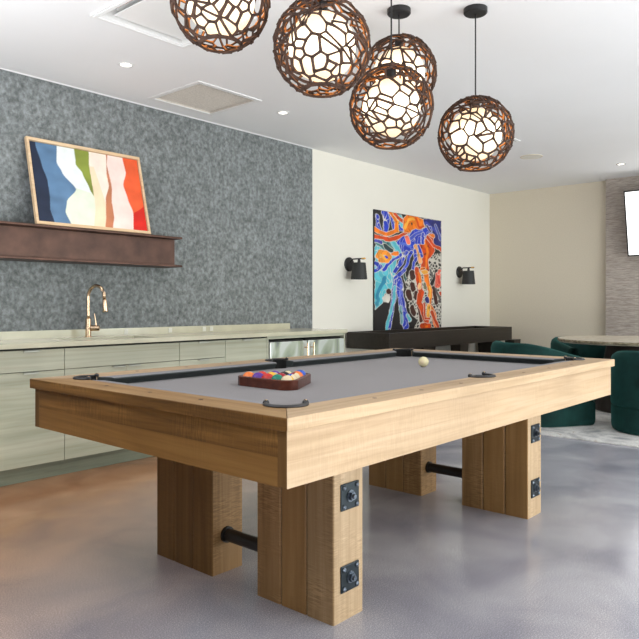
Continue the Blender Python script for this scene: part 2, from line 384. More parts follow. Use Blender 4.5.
# legs
LX = ((.466, .631), (2.0150, 2.180)); LY = ((.2293, .6125), (.8743, 1.2575))
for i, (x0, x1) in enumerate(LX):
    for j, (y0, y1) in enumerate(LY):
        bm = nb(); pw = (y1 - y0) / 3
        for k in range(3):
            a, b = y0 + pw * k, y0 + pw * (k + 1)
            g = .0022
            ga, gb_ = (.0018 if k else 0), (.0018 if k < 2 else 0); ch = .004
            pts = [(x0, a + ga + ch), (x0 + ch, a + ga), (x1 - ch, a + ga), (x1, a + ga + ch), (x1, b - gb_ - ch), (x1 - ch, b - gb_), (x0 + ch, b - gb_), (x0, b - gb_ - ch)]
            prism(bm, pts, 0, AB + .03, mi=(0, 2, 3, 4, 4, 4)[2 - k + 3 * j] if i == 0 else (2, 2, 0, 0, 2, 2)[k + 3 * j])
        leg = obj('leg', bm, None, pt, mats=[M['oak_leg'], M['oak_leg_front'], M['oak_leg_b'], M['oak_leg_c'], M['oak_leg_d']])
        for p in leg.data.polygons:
            if p.normal.y < -.9: p.material_index = 1 if j == 0 else 0  # window-facing sides get a lighter copy, as if lit
        yf, sg = (y0, -1) if j == 0 else (y1, 1)
        xc = (x0 + x1) / 2 + .003
        for zc in (.433, .147):
            pb = nb(); box(pb, xc - .05, xc + .05, min(yf, yf + sg * .006), max(yf, yf + sg * .006), zc - .047, zc + .047)
            pl = obj('bolt_plate', pb, M['plate_metal'], leg, bevel=.004)
            bb = nb(); y_ = yf + sg * .006
            for sx in (-1, 1):
                for sz in (-1, 1):
                    tube(bb, [(xc + sx * .036, y_, zc + sz * .034), (xc + sx * .036, y_ + sg * .004, zc + sz * .034), (xc + sx * .036, y_ + sg * .0075, zc + sz * .034)], [.0085, .0085, .004], 12)
            tube(bb, [(xc, y_, zc), (xc, y_ + sg * .003, zc)], .021, 20)
            tube(bb, [(xc, y_ + sg * .003, zc), (xc, y_ + sg * .014, zc)], .0155, 6)
            tube(bb, [(xc, y_ + sg * .014, zc), (xc, y_ + sg * .022, zc)], [.009, .008], 14)
            obj('bolt', bb, M['bolt_metal'], leg)
for x0, x1 in LX:
    bm = nb(); xc = x0 + .085 - .01; za = .155
    tube(bm, [(xc, LY[0][1] - .001, za), (xc, LY[1][0] + .001, za)], .0265, 20)
    tube(bm, [(xc, LY[1][0] - .012, za), (xc, LY[1][0] + .001, za)], .033, 20)
    tube(bm, [(xc, LY[0][1] - .001, za), (xc, LY[0][1] + .012, za)], .033, 20)
    obj('cross_bar', bm, M['black_metal'], pt, smooth=False)

# ------------------------------------------------------------------ balls and rack
BR = .0286
def ball(x, y, col, stripe, label, rot, group):
    bm = nb(); sphere(bm, (0, 0, 0), BR, 32, 20)
    o = obj('cue_ball' if group is None else 'pool_ball', bm, ball_mat('ball_enamel', col, stripe), smooth=True, loc=(x, y, BED + BR + .0006))
    o.rotation_euler = rot; tag(o, label, 'ball', group)
ball(3.192, 2.048, (.78, .70, .42), False, 'cream cue ball alone in the middle of the grey cloth', (0, 0, .3), None)
GR = 'racked pool balls'
RX, RY = 1.988, 2.041      # base row x, centre y
COLS = {'yellow': (.85, .5, .03), 'blue': (.02, .09, .5), 'red': (.55, .02, .015), 'purple': (.1, .025, .3), 'orange': (.85, .2, .03), 'green': (.0, .2, .13), 'maroon': (.3, .01, .02), 'black': (.008, .008, .008)}
order = [ # rows from the base (near the left end) to the apex; each row from the near side to the far side
 [('yellow', 1, 'yellow striped ball turned to its cream cap at the near corner of the rack'), ('green', 0, 'solid green ball in the base row of the rack, beside the cream one'), ('red', 0, 'solid red ball showing its white spot in the base row of the rack'), ('purple', 0, 'solid purple ball in the base row of the rack'), ('orange', 1, 'orange striped ball at the far left corner of the rack')],
 [('blue', 1, 'blue and white striped ball behind the cream ball at the rack corner'), ('maroon', 0, 'solid maroon ball in the second row, behind the green one'), ('yellow', 0, 'solid yellow ball in the second row of the rack'), ('red', 1, 'red striped ball in the second row, behind the purple one')],
 [('green', 1, 'green striped ball on the near slanting side of the rack'), ('black', 0, 'black ball in the centre of the rack'), ('purple', 1, 'purple striped ball in the middle row on the far side of the rack')],
 [('red', 0, 'dark red ball next to the orange one near the rack apex'), ('maroon', 1, 'maroon striped ball on the far side next to the rack apex')],
 [('blue', 0, 'solid blue ball in the apex of the rack')]]
order[3][0] = ('orange', 0, 'solid orange ball beside the blue apex ball of the rack')
order[2][0] = ('maroon', 1, 'maroon striped ball on the near slanting side of the rack')
order[3][1] = ('green', 1, 'green striped ball on the far side next to the rack apex')
rots = {'cream': (.2, .1, .4)}
for r, row in enumerate(order):
    for k, (cn, s, lab) in enumerate(row):
        x = RX + r * .0574 * math.sqrt(3) / 2; y = RY + (k - (len(row) - 1) / 2) * .0574
        aim = lambda d_: Vector(d_).to_track_quat('Z', 'Y').to_euler()
        rot = aim((.62, .55, -.5 + .3 * k)) if s else aim((random.uniform(-.3, .3), random.uniform(-.3, .3), 1))
        if r == 0 and k == 0: rot = aim((-.8, -.42, .42))
        if (r, k) == (1, 0) or (r, k) == (2, 0): rot = aim((.2, -.9, .2))
        if (r, k) == (2, 1): rot = (0, math.radians(-62), math.radians(25))
        if r == 0 and k == 2: rot = (0, .25, math.radians(222))
        if r == 0 and k == 4: rot = aim((-.55, -.30, -.55))
        ball(x, y, COLS[cn], bool(s), lab, rot, GR)
# rack: rounded triangle around the balls
tri = [(RX, RY - .1148), (RX + 4 * .0574 * math.sqrt(3) / 2, RY), (RX, RY + .1148)]
def round_tri(r):
    pts = []; n = 10
    for i, (x, y) in enumerate(tri):
        mid = [-120, 0, 120][i]
        for k in range(n + 1):
            q = math.radians(mid - 60 + 120 * k / n); pts.append((x + r * math.cos(q), y + r * math.sin(q)))
    return pts
bm = nb(); oi, oo = round_tri(BR + .0015), round_tri(BR + .0185)
z0, z1 = BED + .0006, BED + .041
loft(bm, [[(x, y, z0) for x, y in oi], [(x, y, z0) for x, y in oo], [(x, y, z1 - .003) for x, y in oo], [(x + (a - x) * .25, y + (b - y) * .25, z1) for (x, y), (a, b) in zip(oo, oi)], [(a + (x - a) * .25, b + (y - b) * .25, z1) for (x, y), (a, b) in zip(oo, oi)], [(x, y, z1 - .003) for x, y in oi], [(x, y, z0) for x, y in oi]], caps=False)
tag(obj('ball_rack', bm, M['rackwood'], smooth=False), 'mahogany triangle rack holding the balls on the pool table', 'ball rack')

# ------------------------------------------------------------------ kitchenette
FY = 4.125; BY = WY - .004 - .002; CT = .868; CB = .838
cabs = [(.86, 1.75, 'door2'), (1.75, 2.196, 'drawer_door'), (2.196, 3.103, 'sink'), (3.103, 3.55, 'drawers'), (3.55, 4.008, 'door')]
labs = ['pale sage woodgrain cabinet at the far left end of the counter', 'sage woodgrain base cabinet with one drawer over a tall door, left of the sink',
        'wide sage woodgrain sink cabinet with plain panel over two doors', 'narrow sage woodgrain cabinet with a stack of drawers right of the sink', 'sage woodgrain cabinet with single tall door beside the steel fridges']
def pull(x, z, parent):
    b = nb(); box(b, x - .048, x + .048, FY - .016, FY + .004, z - .003, z + .001); box(b, x - .048, x + .048, FY - .016, FY - .0135, z - .011, z)
    obj('pull', b, M['pull_steel'], parent)
for (x0, x1, kind), lab in zip(cabs, labs):
    cb = thing('base_cabinet', lab, 'cabinet', (0, 0, 0), group=None)
    b = nb(); box(b, x0 + .001, x1 - .001, FY + .022, BY, .10, CB - .0005); obj('carcass', b, M['gap'], cb)
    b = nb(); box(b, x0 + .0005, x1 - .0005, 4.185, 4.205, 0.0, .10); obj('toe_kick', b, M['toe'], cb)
    g = .0022; top = CB - .012
    def front(nm, a, b_, za, zb, px=None):
        q = nb(); box(q, a + g, b_ - g, FY, FY + .02, za + g, zb - g); o = obj(nm, q, M['cab_wood'], cb)
        if px is not None: pull(px, zb - g, o)
    xm = (x0 + x1) / 2
    if kind == 'drawer_door': front('drawer', x0, x1, .69, top, xm); front('door', x0, x1, .105, .69, xm)
    if kind == 'sink':
        front('panel', x0, x1, .69, top); front('door', x0, xm, .105, .69, xm - .062); front('door', xm, x1, .105, .69, xm + .062)
    if kind == 'door2': front('door', x0, xm, .105, top, xm - .07); front('door', xm, x1, .105, top, xm + .07)
    if kind == 'drawers': front('drawer', x0, x1, .69, top, xm); front('drawer', x0, x1, .40, .69, xm); front('drawer', x0, x1, .105, .40, xm)
    if kind == 'door': front('door', x0, x1, .105, top, xm)
fs = thing('fridge_surround', 'sage woodgrain surround framing the two steel fridges under the counter end', 'cabinet')
for xa_, xb_ in ((4.01, 4.028), (5.034, 5.05)):
    b = nb(); box(b, xa_, xb_, FY, BY, 0, CB - .0005); obj('side_panel', b, M['cab_wood'], fs)
b = nb(); box(b, 4.0285, 5.0335, FY + .005, FY + .03, .812, CB - .0005); obj('top_rail', b, M['cab_wood'], fs)
b = nb(); box(b, 4.0285, 5.0335, BY - .02, BY, 0.0, CB - .001); obj('back_panel', b, M['gap'], fs)
for x0, x1, hx, lab in ((4.04, 4.50, 4.468, 'left stainless undercounter fridge with bar handle on its right side'), (4.52, 5.025, 4.552, 'right stainless undercounter fridge with bar handle on its left side')):
    fr = thing('undercounter_fridge', lab, 'fridge', ((x0 + x1) / 2, 4.4, 0), group='undercounter fridges'); ox = (x0 + x1) / 2; oy = 4.4
    b = nb(); box(b, x0 + .005 - ox, x1 - .005 - ox, 4.16 - oy, BY - .03 - oy, .0, .795); obj('body', b, M['black_metal'], fr)
    b = nb(); box(b, x0 - ox, x1 - ox, 4.115 - oy, 4.158 - oy, .10, .785); d = obj('door', b, M['fridge_steel'], fr, bevel=.006)
    b = nb(); tube(b, [(hx - ox, 4.078 - oy, .30), (hx - ox, 4.078 - oy, .765)], .008, 12)
    for z in (.34, .725): tube(b, [(hx - ox, 4.078 - oy, z), (hx - ox, 4.116 - oy, z)], .006, 10)
    obj('handle', b, M['brass'], d)
# worktop with the sink cut-out
ct = thing('countertop', 'long pale stone worktop with low backsplash along the felt wall', 'countertop')
sx0, sx1, sy0, sy1 = 2.30, 2.97, 4.21, 4.515
b = nb(); x0, x1, y0, y1 = .86, 5.065, 4.105, BY
box(b, x0, x1, y0, y1, CB, CT); cb_ = nb(); box(cb_, sx0, sx1, sy0, sy1, CB - .1, CT + .1)
o = obj('slab', b, M['counter'], ct); cut(o, cb_)
b = nb(); box(b, x0, 4.86, BY - .02, BY, CT, .922); obj('backsplash', b, M['counter'], ct)
b = nb()
def ring(z, i): return [(sx0 - i, sy0 - i, z), (sx1 + i, sy0 - i, z), (sx1 + i, sy1 + i, z), (sx0 - i, sy1 + i, z)]
loft(b, [ring(CB - .0006, .006), ring(CB - .0006, -.003), ring(.70, -.012), ring(.70, -.14)], caps=False)
b.faces.new([b.verts.new(p) for p in ring(.70, -.14)])
tag(obj('sink', b, M['brass']), 'bronze undermount sink sunk in the pale worktop below the faucet', 'sink')
# faucet
fa = thing('faucet', 'champagne brass gooseneck faucet standing behind the sink', 'faucet', (2.62, 4.575, CT + .0003), rz=0)
b = nb(); lathe(b, [(.027, 0), (.027, .005), (.021, .008), (.021, .135), (.0165, .14)], 24); obj('base', b, M['brass'], fa, smooth=False)
pts = [(0, 0, .135)]
for k in range(9): pts.append((0, 0, .16 + k * .0165))
R = .075
dirx, diry = .30, -.95
for k in range(1, 15):
    q = PI * k / 14 * .93; pts.append((dirx * (R - R * math.cos(q)), diry * (R - R * math.cos(q)), .292 + R * math.sin(q) * 1.12))
q = PI * .93; end = Vector(pts[-1]); dn = Vector((dirx * .1, diry * .1, -.99)).normalized()
pts.append(tuple(end + dn * .035))
b = nb(); tube(b, pts, .0125, 14); obj('spout', b, M['brass'], fa, smooth=True)
e0 = end + dn * .035
b = nb(); tube(b, [e0, e0 + dn * .006, e0 + dn * .01, e0 + dn * .085, e0 + dn * .092], [.013, .0155, .0155, .020, .018], 18); obj('spray_head', b, M['brass'], fa, smooth=True)
b = nb(); tube(b, [(.014, -.014, .066), (.05, -.05, .066)], .0215, 20); tube(b, [(.05, -.05, .066), (.058, -.058, .066)], [.0215, .017], 20); tube(b, [(.040, -.040, .085), (.037, -.037, .12), (.031, -.031, .172)], [.0062, .005, .004], 10); obj('handle', b, M['brass'], fa)
for k, px in enumerate((3.0, 3.42, 3.78, 3.86)):
    b = nb(); box(b, px - .018, px + .018, BY - .0245, BY - .0205, CT + .006, CT + .046)
    o = obj('outlet', b, M['plate_cream'], bevel=.001)
    tag(o, ['white outlet plate on the backsplash nearest to the faucet', 'white outlet plate alone in the middle of the backsplash', 'left one of the paired white outlet plates on the backsplash', 'right one of the paired white outlet plates on the backsplash'][k], 'outlet', 'outlet plates on the backsplash')

# wall beam shelf
sh = thing('beam_shelf', 'dark bronze steel I-beam shelf fixed to the grey felt wall', 'shelf')
xa, xb = .9, 3.378; ya, yb = 4.45, WY - .005
b = nb(); box(b, xa, xb, ya, yb, 1.633, 1.650); obj('top_flange', b, M['bronze'], sh, bevel=.003)
b = nb(); box(b, xa, xb, ya, yb, 1.408, 1.425); obj('bottom_flange', b, M['bronze'], sh, bevel=.003)
b = nb(); box(b, xa, xb, 4.556, 4.58, 1.425, 1.633); obj('web', b, M['bronze'], sh)
for q in (xa + .1, xb - .5):
    b = nb(); box(b, q, q + .2, 4.58, yb, 1.5, 1.6); obj('bracket', b, M['bronze'], sh)

# ------------------------------------------------------------------ colour-field pictures (grid with a colour per corner)
def lin(c): return tuple(((v / 255 + .055) / 1.055) ** 2.4 if v > 10 else v / 255 / 12.92 for v in c)
def picture(name, wd, ht, nx, ny, fn, mat, parent, ss=2):
    """picture in its own local XZ plane, origin at bottom centre, facing -Y"""
    me = bpy.data.meshes.new(name)
    vs = [((i / nx - .5) * wd, 0, j / ny * ht) for j in range(ny + 1) for i in range(nx + 1)]
    fs_ = [(j * (nx + 1) + i, j * (nx + 1) + i + 1, (j + 1) * (nx + 1) + i + 1, (j + 1) * (nx + 1) + i) for j in range(ny) for i in range(nx)]
    me.from_pydata(vs, [], fs_); me.update()
    at = me.color_attributes.new('Col', 'FLOAT_COLOR', 'POINT')
    buf = []
    for j in range(ny + 1):
        for i in range(nx + 1):
            acc = [0, 0, 0]
            for a in range(ss):
                for b_ in range(ss):
                    c = fn(min(1, max(0, (i + (a + .5) / ss - .5) / nx)), 1 - min(1, max(0, (j + (b_ + .5) / ss - .5) / ny)))
                    for k in range(3): acc[k] += c[k] / ss / ss
            buf.extend((*acc, 1))
    at.data.foreach_set('color', buf)
    me.materials.append(mat)
    o = bpy.data.objects.new(name, me); C.objects.link(o); o.parent = parent; return o

# watercolour on the shelf; points traced in the crop's frame and brought to (u, v)
def uvA(x, y):
    u = (x - 32) / 520; v = 0
    for _ in range(4):
        v = (y - 35 - 97 * u) / (390 - 52 * u); u = (x - 32 - 30 * v) / 520
    return (u, v)
def curve(pts):
    P = sorted((uvA(*p) for p in pts), key=lambda q: q[1])
    def f(v):
        if v <= P[0][1]: return P[0][0]
        for (u0, v0), (u1, v1) in zip(P, P[1:]):
            if v <= v1:
                t_ = (v - v0) / max(1e-6, v1 - v0); t_ = t_ * t_ * (3 - 2 * t_) * .6 + t_ * .4
                return u0 + (u1 - u0) * t_
        return P[-1][0]
    return f
c_navy = curve([(62, 55), (85, 150), (108, 230), (115, 300), (115, 370), (130, 425)])
c_blue = curve([(155, 60), (152, 140), (175, 190), (235, 270), (190, 330), (182, 380), (205, 440)])
c_w1 = curve([(235, 80), (240, 150), (268, 190), (300, 270), (320, 310), (322, 350), (312, 450)])
c_ol = curve([(305, 90), (303, 160), (310, 220), (319, 306), (320, 312)])
c_cr = curve([(390, 105), (388, 200), (395, 250), (375, 320), (372, 400), (365, 452)])
c_br = curve([(397, 106), (392, 150), (410, 260), (405, 330), (412, 400), (403, 452)])
c_pk = curve([(475, 120), (488, 190), (470, 250), (490, 320), (512, 380), (508, 465)])
def watercol(u, v):
    wv = noise.noise(Vector((u * 3, v * 5, 1))) * .5 + noise.noise(Vector((u * 9, v * 11, 4))) * .25
    k = 1 + wv * .5
    def s(c, kk=1): return tuple(x * (1 + (k - 1) * kk) for x in lin(c))
    if u < c_navy(v): return s((38, 48, 70), .8)
    if u < c_blue(v): return s((98, 132, 168), 1.5)
    vo = uvA(320, 312)[1]
    if v < vo and c_w1(v) <= u < c_ol(v): return s((140, 152, 66), 1.2)
    if u < c_w1(v): return s((236, 242, 242) if v < .52 + .3 * (u - .35) else (226, 234, 216), .15)
    if u < c_cr(v): return s((250, 234, 220) if u > c_ol(min(v, vo)) + .02 + .12 * v or v < .2 else (246, 222, 190), .2)
    if u < c_br(v): return s((196, 126, 92), .8)
    if u < c_pk(v): return s((252, 226, 218), .2)
    return s((216, 44, 34), .9) if v > .45 and u > 1.42 - .72 * v + .05 * math.sin(v * 12) else s((242, 100, 58), .8)
art = thing('framed_painting', 'maple-framed watercolour of wavy colour bands leaning on the bronze shelf', 'painting', (2.648, 4.515, 1.6508))
aw, ah = .915, .642
tilt = math.asin((WY - .004 - .020 - 4.515) / ah)
art.rotation_euler = (-tilt, 0, 0)
fw = .022
for nm, bx in (('frame', None),):
    b = nb()
    box(b, -aw / 2, aw / 2, -.028, 0, 0, fw); box(b, -aw / 2, aw / 2, -.028, 0, ah - fw, ah)
    box(b, -aw / 2, -aw / 2 + fw * .8, -.028, 0, fw, ah - fw); box(b, aw / 2 - fw * .8, aw / 2, -.028, 0, fw, ah - fw)
    obj('frame', b, M['frame_wood'], art)
b = nb(); box(b, -aw / 2 + .01, aw / 2 - .01, -.008, -.002, .01, ah - .01); obj('backing', b, M['gap'], art)
pa = picture('watercolour_sheet', aw - .04, ah - .05, 190, 130, watercol, M['watercolour'], art); pa.location = (0, -.014, .025)

# large abstract canvas on the cream wall
def A(x, y): return (370 + x / 8.52, 205 + y / 8.52)
def B(x, y): return (370 + x / 8.52, 270 + y / 8.52)
def uvB(p):
    u = (p[0] - 374.4) / 67; return (u, (p[1] - 209.4 - 12.5 * u) / (123.6 - 14.1 * u) * 1.55)   # v in units of the width
RED, ORG, YEL = (214, 74, 22), (240, 124, 30), (250, 178, 70)
BLU, DBL, CYA, BLK, MAR, COR, WHT = (34, 62, 190), (44, 48, 120), (92, 192, 208), (40, 38, 40), (72, 40, 36), (238, 112, 92), (222, 218, 208)
def ST(fr, pts, wd, col, ol=.006): return ('s', [uvB(fr(*p)) for p in pts], wd / 8.52 / 67 / 2, col, ol)
def PO(fr, pts, col, ol=.006): return ('p', [uvB(fr(*p)) for p in pts], 0, col, ol)
def PX(pts, col, ol=.006): return ('p', [uvB(p) for p in pts], 0, col, ol)
shapes = [
 PX([A(60, 320), A(200, 300), A(250, 350), A(255, 420), A(215, 470), A(190, 554), B(205, 50), B(175, 150), B(120, 200), B(100, 270), B(40, 328), A(38, 360)], CYA),
 ST(B, [(60, 230), (80, 130), (120, 60)], 26, (50, 140, 175), 0), ST(B, [(50, 290), (70, 240)], 22, (60, 150, 180), 0),
 PO(A, [(30, 300), (150, 300), (190, 380), (150, 400), (60, 350)], (70, 130, 130)),
 PX([A(280, 520), B(280, 20), B(300, 90), B(285, 130), B(268, 40)], (52, 92, 92)),
 PO(A, [(440, 120), (610, 140), (610, 400), (560, 380), (480, 240)], DBL), ST(A, [(470, 160), (590, 250)], 30, (60, 74, 170), 0), ST(A, [(560, 180), (600, 300)], 22, (84, 96, 170), .004),
 ('lace', [uvB(p) for p in (B(280, 100), B(330, 0), A(520, 420), A(610, 420), B(612, 500), B(365, 500), B(385, 430), B(320, 350), B(288, 240))], 0, None, 0),
 ST(B, [(535, 160), (560, 290)], 34, MAR), ST(B, [(500, 0), (560, 170), (600, 280)], 20, (96, 92, 92), 0), ST(B, [(560, 10), (520, 130)], 26, BLK, .004),
 ST(A, [(60, 90), (75, 200)], 30, BLU), ST(A, [(115, 60), (130, 130), (120, 215)], 36, BLU), ST(A, [(165, 110), (185, 190)], 26, BLU), ST(A, [(235, 190), (270, 190)], 40, BLU),
 ST(A, [(240, 90), (260, 170)], 24, CYA),
 ST(A, [(155, 70), (215, 140), (205, 215), (130, 250), (40, 205)], 30, ORG), ST(A, [(165, 62), (228, 140), (222, 225)], 10, YEL, 0),
 ST(A, [(40, 262), (130, 292), (220, 275), (300, 220)], 28, RED), ST(A, [(195, 75), (255, 130), (300, 165)], 26, RED),
 PO(A, [(265, 110), (300, 85), (360, 88), (440, 125), (455, 190), (400, 205), (350, 215), (320, 235), (270, 225)], ORG), ST(A, [(280, 190), (310, 130), (350, 120)], 20, YEL, 0), ST(A, [(370, 110), (400, 180), (440, 185)], 16, RED, 0), ST(A, [(335, 160), (340, 175)], 12, BLK, 0),
 PO(A, [(400, 250), (470, 230), (530, 280), (545, 400), (490, 470), (495, 570), (425, 570), (415, 420)], RED), ST(A, [(480, 245), (530, 270)], 30, ORG), ST(A, [(470, 280), (540, 350), (605, 390)], 26, RED), ST(A, [(450, 300), (480, 420), (465, 540)], 20, ORG, 0),
 PO(A, [(215, 310), (260, 265), (330, 240), (370, 205), (450, 200), (520, 190), (515, 250), (460, 260), (440, 330), (385, 330), (350, 380), (300, 400), (250, 400)], BLU), ST(A, [(300, 300), (420, 225)], 22, (70, 90, 200), .004), ST(A, [(245, 330), (330, 350)], 18, (84, 112, 210), 0), ST(A, [(296, 275), (312, 318)], 34, COR), ST(A, [(432, 250), (440, 320)], 24, BLU), ST(A, [(480, 190), (500, 230)], 20, (64, 52, 120)),
 ST(A, [(370, 350), (395, 420), (410, 480)], 32, (244, 170, 110)), ST(A, [(400, 350), (430, 440)], 24, BLU),
 ST(A, [(250, 420), (180, 470), (110, 545)], 20, BLU), ST(A, [(300, 400), (255, 460), (200, 560)], 26, BLU), ST(A, [(335, 400), (310, 460), (255, 570)], 26, (52, 80, 205)), ST(A, [(365, 390), (370, 470), (345, 550)], 24, BLU), ST(A, [(40, 490), (90, 520), (50, 555)], 24, BLU),
 ST(A, [(60, 440), (80, 405), (130, 400), (150, 440), (130, 480), (80, 470)], 36, (246, 150, 48)), ST(A, [(90, 430), (120, 455)], 28, YEL, 0), ST(A, [(125, 440), (128, 446)], 18, BLU, 0), ST(A, [(175, 412), (215, 410)], 28, ORG),
 ST(A, [(120, 345), (165, 385)], 30, (40, 62, 66)), ST(A, [(50, 300), (90, 325)], 24, (70, 70, 170)), 
 PO(B, [(100, 230), (150, 180), (165, 220), (145, 275), (110, 265)], WHT, 0), ST(B, [(146, 170), (150, 180)], 36, MAR, .004),
 ST(B, [(275, 0), (205, 70), (190, 170), (185, 260), (165, 380), (140, 510)], 34, BLU), ST(B, [(195, 130), (185, 280), (140, 430), (130, 510)], 20, CYA, .004),
 ST(B, [(235, 90), (240, 200), (265, 320), (285, 480)], 50, BLU), ST(B, [(245, 130), (240, 230), (270, 330)], 14, (78, 100, 215), .004), ST(B, [(250, 310), (255, 440)], 22, (120, 170, 180)), ST(B, [(300, 380), (318, 430)], 22, CYA),
 ST(B, [(340, 20), (345, 60)], 44, MAR), ST(B, [(340, 120), (350, 160)], 46, MAR), ST(B, [(310, 180), (320, 245)], 44, MAR), ST(B, [(378, 195), (375, 240)], 34, MAR), ST(B, [(340, 320), (352, 360)], 44, MAR), ST(B, [(400, 330), (420, 430)], 34, (96, 46, 34)),
 ST(B, [(385, 0), (395, 100), (425, 190), (405, 280), (440, 380), (470, 440)], 44, RED), ST(B, [(400, 30), (410, 150)], 24, ORG, 0), ST(B, [(440, 0), (460, 40), (500, 180), (490, 300), (535, 380), (560, 490)], 44, ORG), ST(B, [(500, 150), (495, 230)], 22, YEL, 0), ST(B, [(490, 310), (490, 390)], 34, YEL), ST(B, [(520, 360), (575, 490)], 26, RED), ST(B, [(440, 20), (465, 20)], 30, YEL), ST(B, [(455, 120), (460, 150)], 26, (120, 120, 96)), ST(B, [(405, 130), (410, 150)], 26, (240, 190, 130)), ST(B, [(470, 245), (475, 270)], 34, DBL), ST(B, [(445, 290), (460, 420), (500, 420)], 16, RED), ST(B, [(430, 478), (490, 478)], 44, RED), ST(B, [(460, 480), (470, 480)], 16, ORG, 0),
 ST(B, [(578, 50), (575, 130)], 56, COR), ST(B, [(580, 60), (590, 110)], 20, (214, 70, 60), 0), ST(B, [(590, 10), (585, 30)], 30, COR), ST(B, [(598, 200), (602, 215)], 22, RED),
]
def segd(p, a, b):
    ax, ay = a; bx, by = b; dx_, dy_ = bx - ax, by - ay; L2 = dx_ * dx_ + dy_ * dy_ + 1e-12
    t_ = max(0, min(1, ((p[0] - ax) * dx_ + (p[1] - ay) * dy_) / L2))
    return math.hypot(p[0] - ax - dx_ * t_, p[1] - ay - dy_ * t_)
def inside(p, poly):
    c = False; n = len(poly)
    for i in range(n):
        (x1, y1), (x2, y2) = poly[i], poly[i - 1]
        if (y1 > p[1]) != (y2 > p[1]) and p[0] < (x2 - x1) * (p[1] - y1) / (y2 - y1) + x1: c = not c
    return c
for k, s in enumerate(shapes):
    xs = [q[0] for q in s[1]]; ys = [q[1] for q in s[1]]; pad = s[2] + .05
    shapes[k] = (*s, (min(xs) - pad, max(xs) + pad, min(ys) - pad, max(ys) + pad))
def abstract(u, v):
    x, y = u, v * 1.55
    n1 = noise.noise(Vector((x * 7, y * 7, 0))); n2 = noise.noise(Vector((x * 7, y * 7, 9)))
    x2 = x + n1 * .022; y2 = y + n2 * .022
    x2 += noise.noise(Vector((x * 22, y * 22, 3))) * .008; y2 += noise.noise(Vector((x * 22, y * 22, 6))) * .008
    p = (x2, y2)
    for typ, pts, wd, col, ol, bb in reversed(shapes):
        if not (bb[0] < x2 < bb[1] and bb[2] < y2 < bb[3]): continue
        if typ == 's':
            d = min(segd(p, a, b_) for a, b_ in zip(pts, pts[1:])) - wd
        else:
            d = min(segd(p, pts[i], pts[i - 1]) for i in range(len(pts)))
            if inside(p, pts): d = -d
        if typ == 'lace':
            if d < 0:
                ds, _ = noise.voronoi(Vector((x2 * 24, y2 * 24, .3)), distance_metric='DISTANCE')
                return lin((206, 202, 192)) if ds[1] - ds[0] < .22 else lin(BLK) if noise.noise(Vector((x * 9, y * 9, 2))) < .15 else lin((90, 84, 80))
            continue
        if d < 0:
            sw = noise.noise(Vector((x2 * 16, y2 * 10, 5)))
            k = 1 + .28 * sw
            if abs(sw) < .022 and ol > .005: return lin(WHT) if col in (BLU, CYA) else tuple(c * .3 for c in lin(col))
            return tuple(c * k for c in lin(col))
        if d < ol * .95: return lin(WHT)
    return lin(BLK)
bp = thing('canvas_picture', 'large abstract orange and blue canvas hung between the two sconces', 'painting', (6.99, WY - .0202, .762))
b = nb(); box(b, -.728, .732, 0, .02, 0, 1.44); obj('canvas_edge', b, M['black_metal'], bp)
pp = picture('painted_face', 1.456, 1.434, 190, 240, abstract, M['paint_attr'], bp); pp.location = (0, -.0015, .003)

# ------------------------------------------------------------------ sconces
for sx, lab in ((5.819, 'black wall sconce left of the abstract canvas'), (8.215, 'black wall sconce right of the abstract canvas, near the room corner')):
    sc = thing('wall_sconce', lab, 'wall lamp', (sx, WY, 1.55), group='black wall sconces')
    b = nb(); tube(b, [(0, -.0005, 0), (0, -.014, 0), (0, -.02, 0)], [.078, .078, .07], 32); obj('back_plate', b, M['black_metal'], sc)
    b = nb(); tube(b, [(0, -.02, .02), (0, -.06, .055), (0, -.19, .055)], .0075, 12); obj('arm', b, M['black_metal'], sc)
    b = nb(); tube(b, [(0, -.185, .055), (0, -.226, .055)], .0105, 14); obj('finial', b, M['gold'], sc)
    b = nb(); tube(b, [(0, -.145, .055), (0, -.145, .012)], [.012, .02], 14); obj('socket', b, M['black_metal'], sc)
    b = nb(); lathe(b, [(.02, .012), (.072, .012), (.09, -.168), (.087, -.168), (.069, .009), (.02, .009)], 36, (0, -.145, 0), caps=False); obj('lamp_shade', b, M['shade_black'], sc, smooth=False)

# ------------------------------------------------------------------ shuffleboard table
sx0, sx1, sy0, sy1 = 5.735, 8.55, 4.09, WY - .036
sb = thing('shuffleboard_table', 'long espresso shuffleboard table below the abstract canvas', 'game table')
z0, z1 = .632, .81
b = nb(); th = .035
box(b, sx0, sx1, sy0, sy0 + th, z0, z1); box(b, sx0, sx1, sy1 - th, sy1, z0, z1)
box(b, sx0, sx0 + th, sy0 + th, sy1 - th, z0, z1); box(b, sx1 - th, sx1, sy0 + th, sy1 - th, z0, z1)
obj('cabinet_frame', b, M['espresso'], sb, bevel=.003)
b = nb(); box(b, sx0 + th, sx1 - th, sy0 + th, sy1 - th, z0 + .01, z0 + .04); obj('gutter', b, M['black_metal'], sb)
b = nb(); box(b, sx0 + .18, sx1 - .18, sy0 + .1, sy1 - .1, z0 + .04, z1 - .055); obj('playing_board', b, M['espresso'], sb)
for xc in (6.48, 7.28, 8.09, 8.72):
    for yc in (sy0 + .07, sy1 - .07):
        b = nb(); lw = .062 if yc < 4.4 else .05
        loft(b, [[(xc - a, yc - a * .7, z) , (xc + a, yc - a * .7, z), (xc + a, yc + a * .7, z), (xc - a, yc + a * .7, z)] for a, z in ((lw * .85, 0), (lw * 1.6, .6315))]); obj('leg', b, M['espresso'], sb)

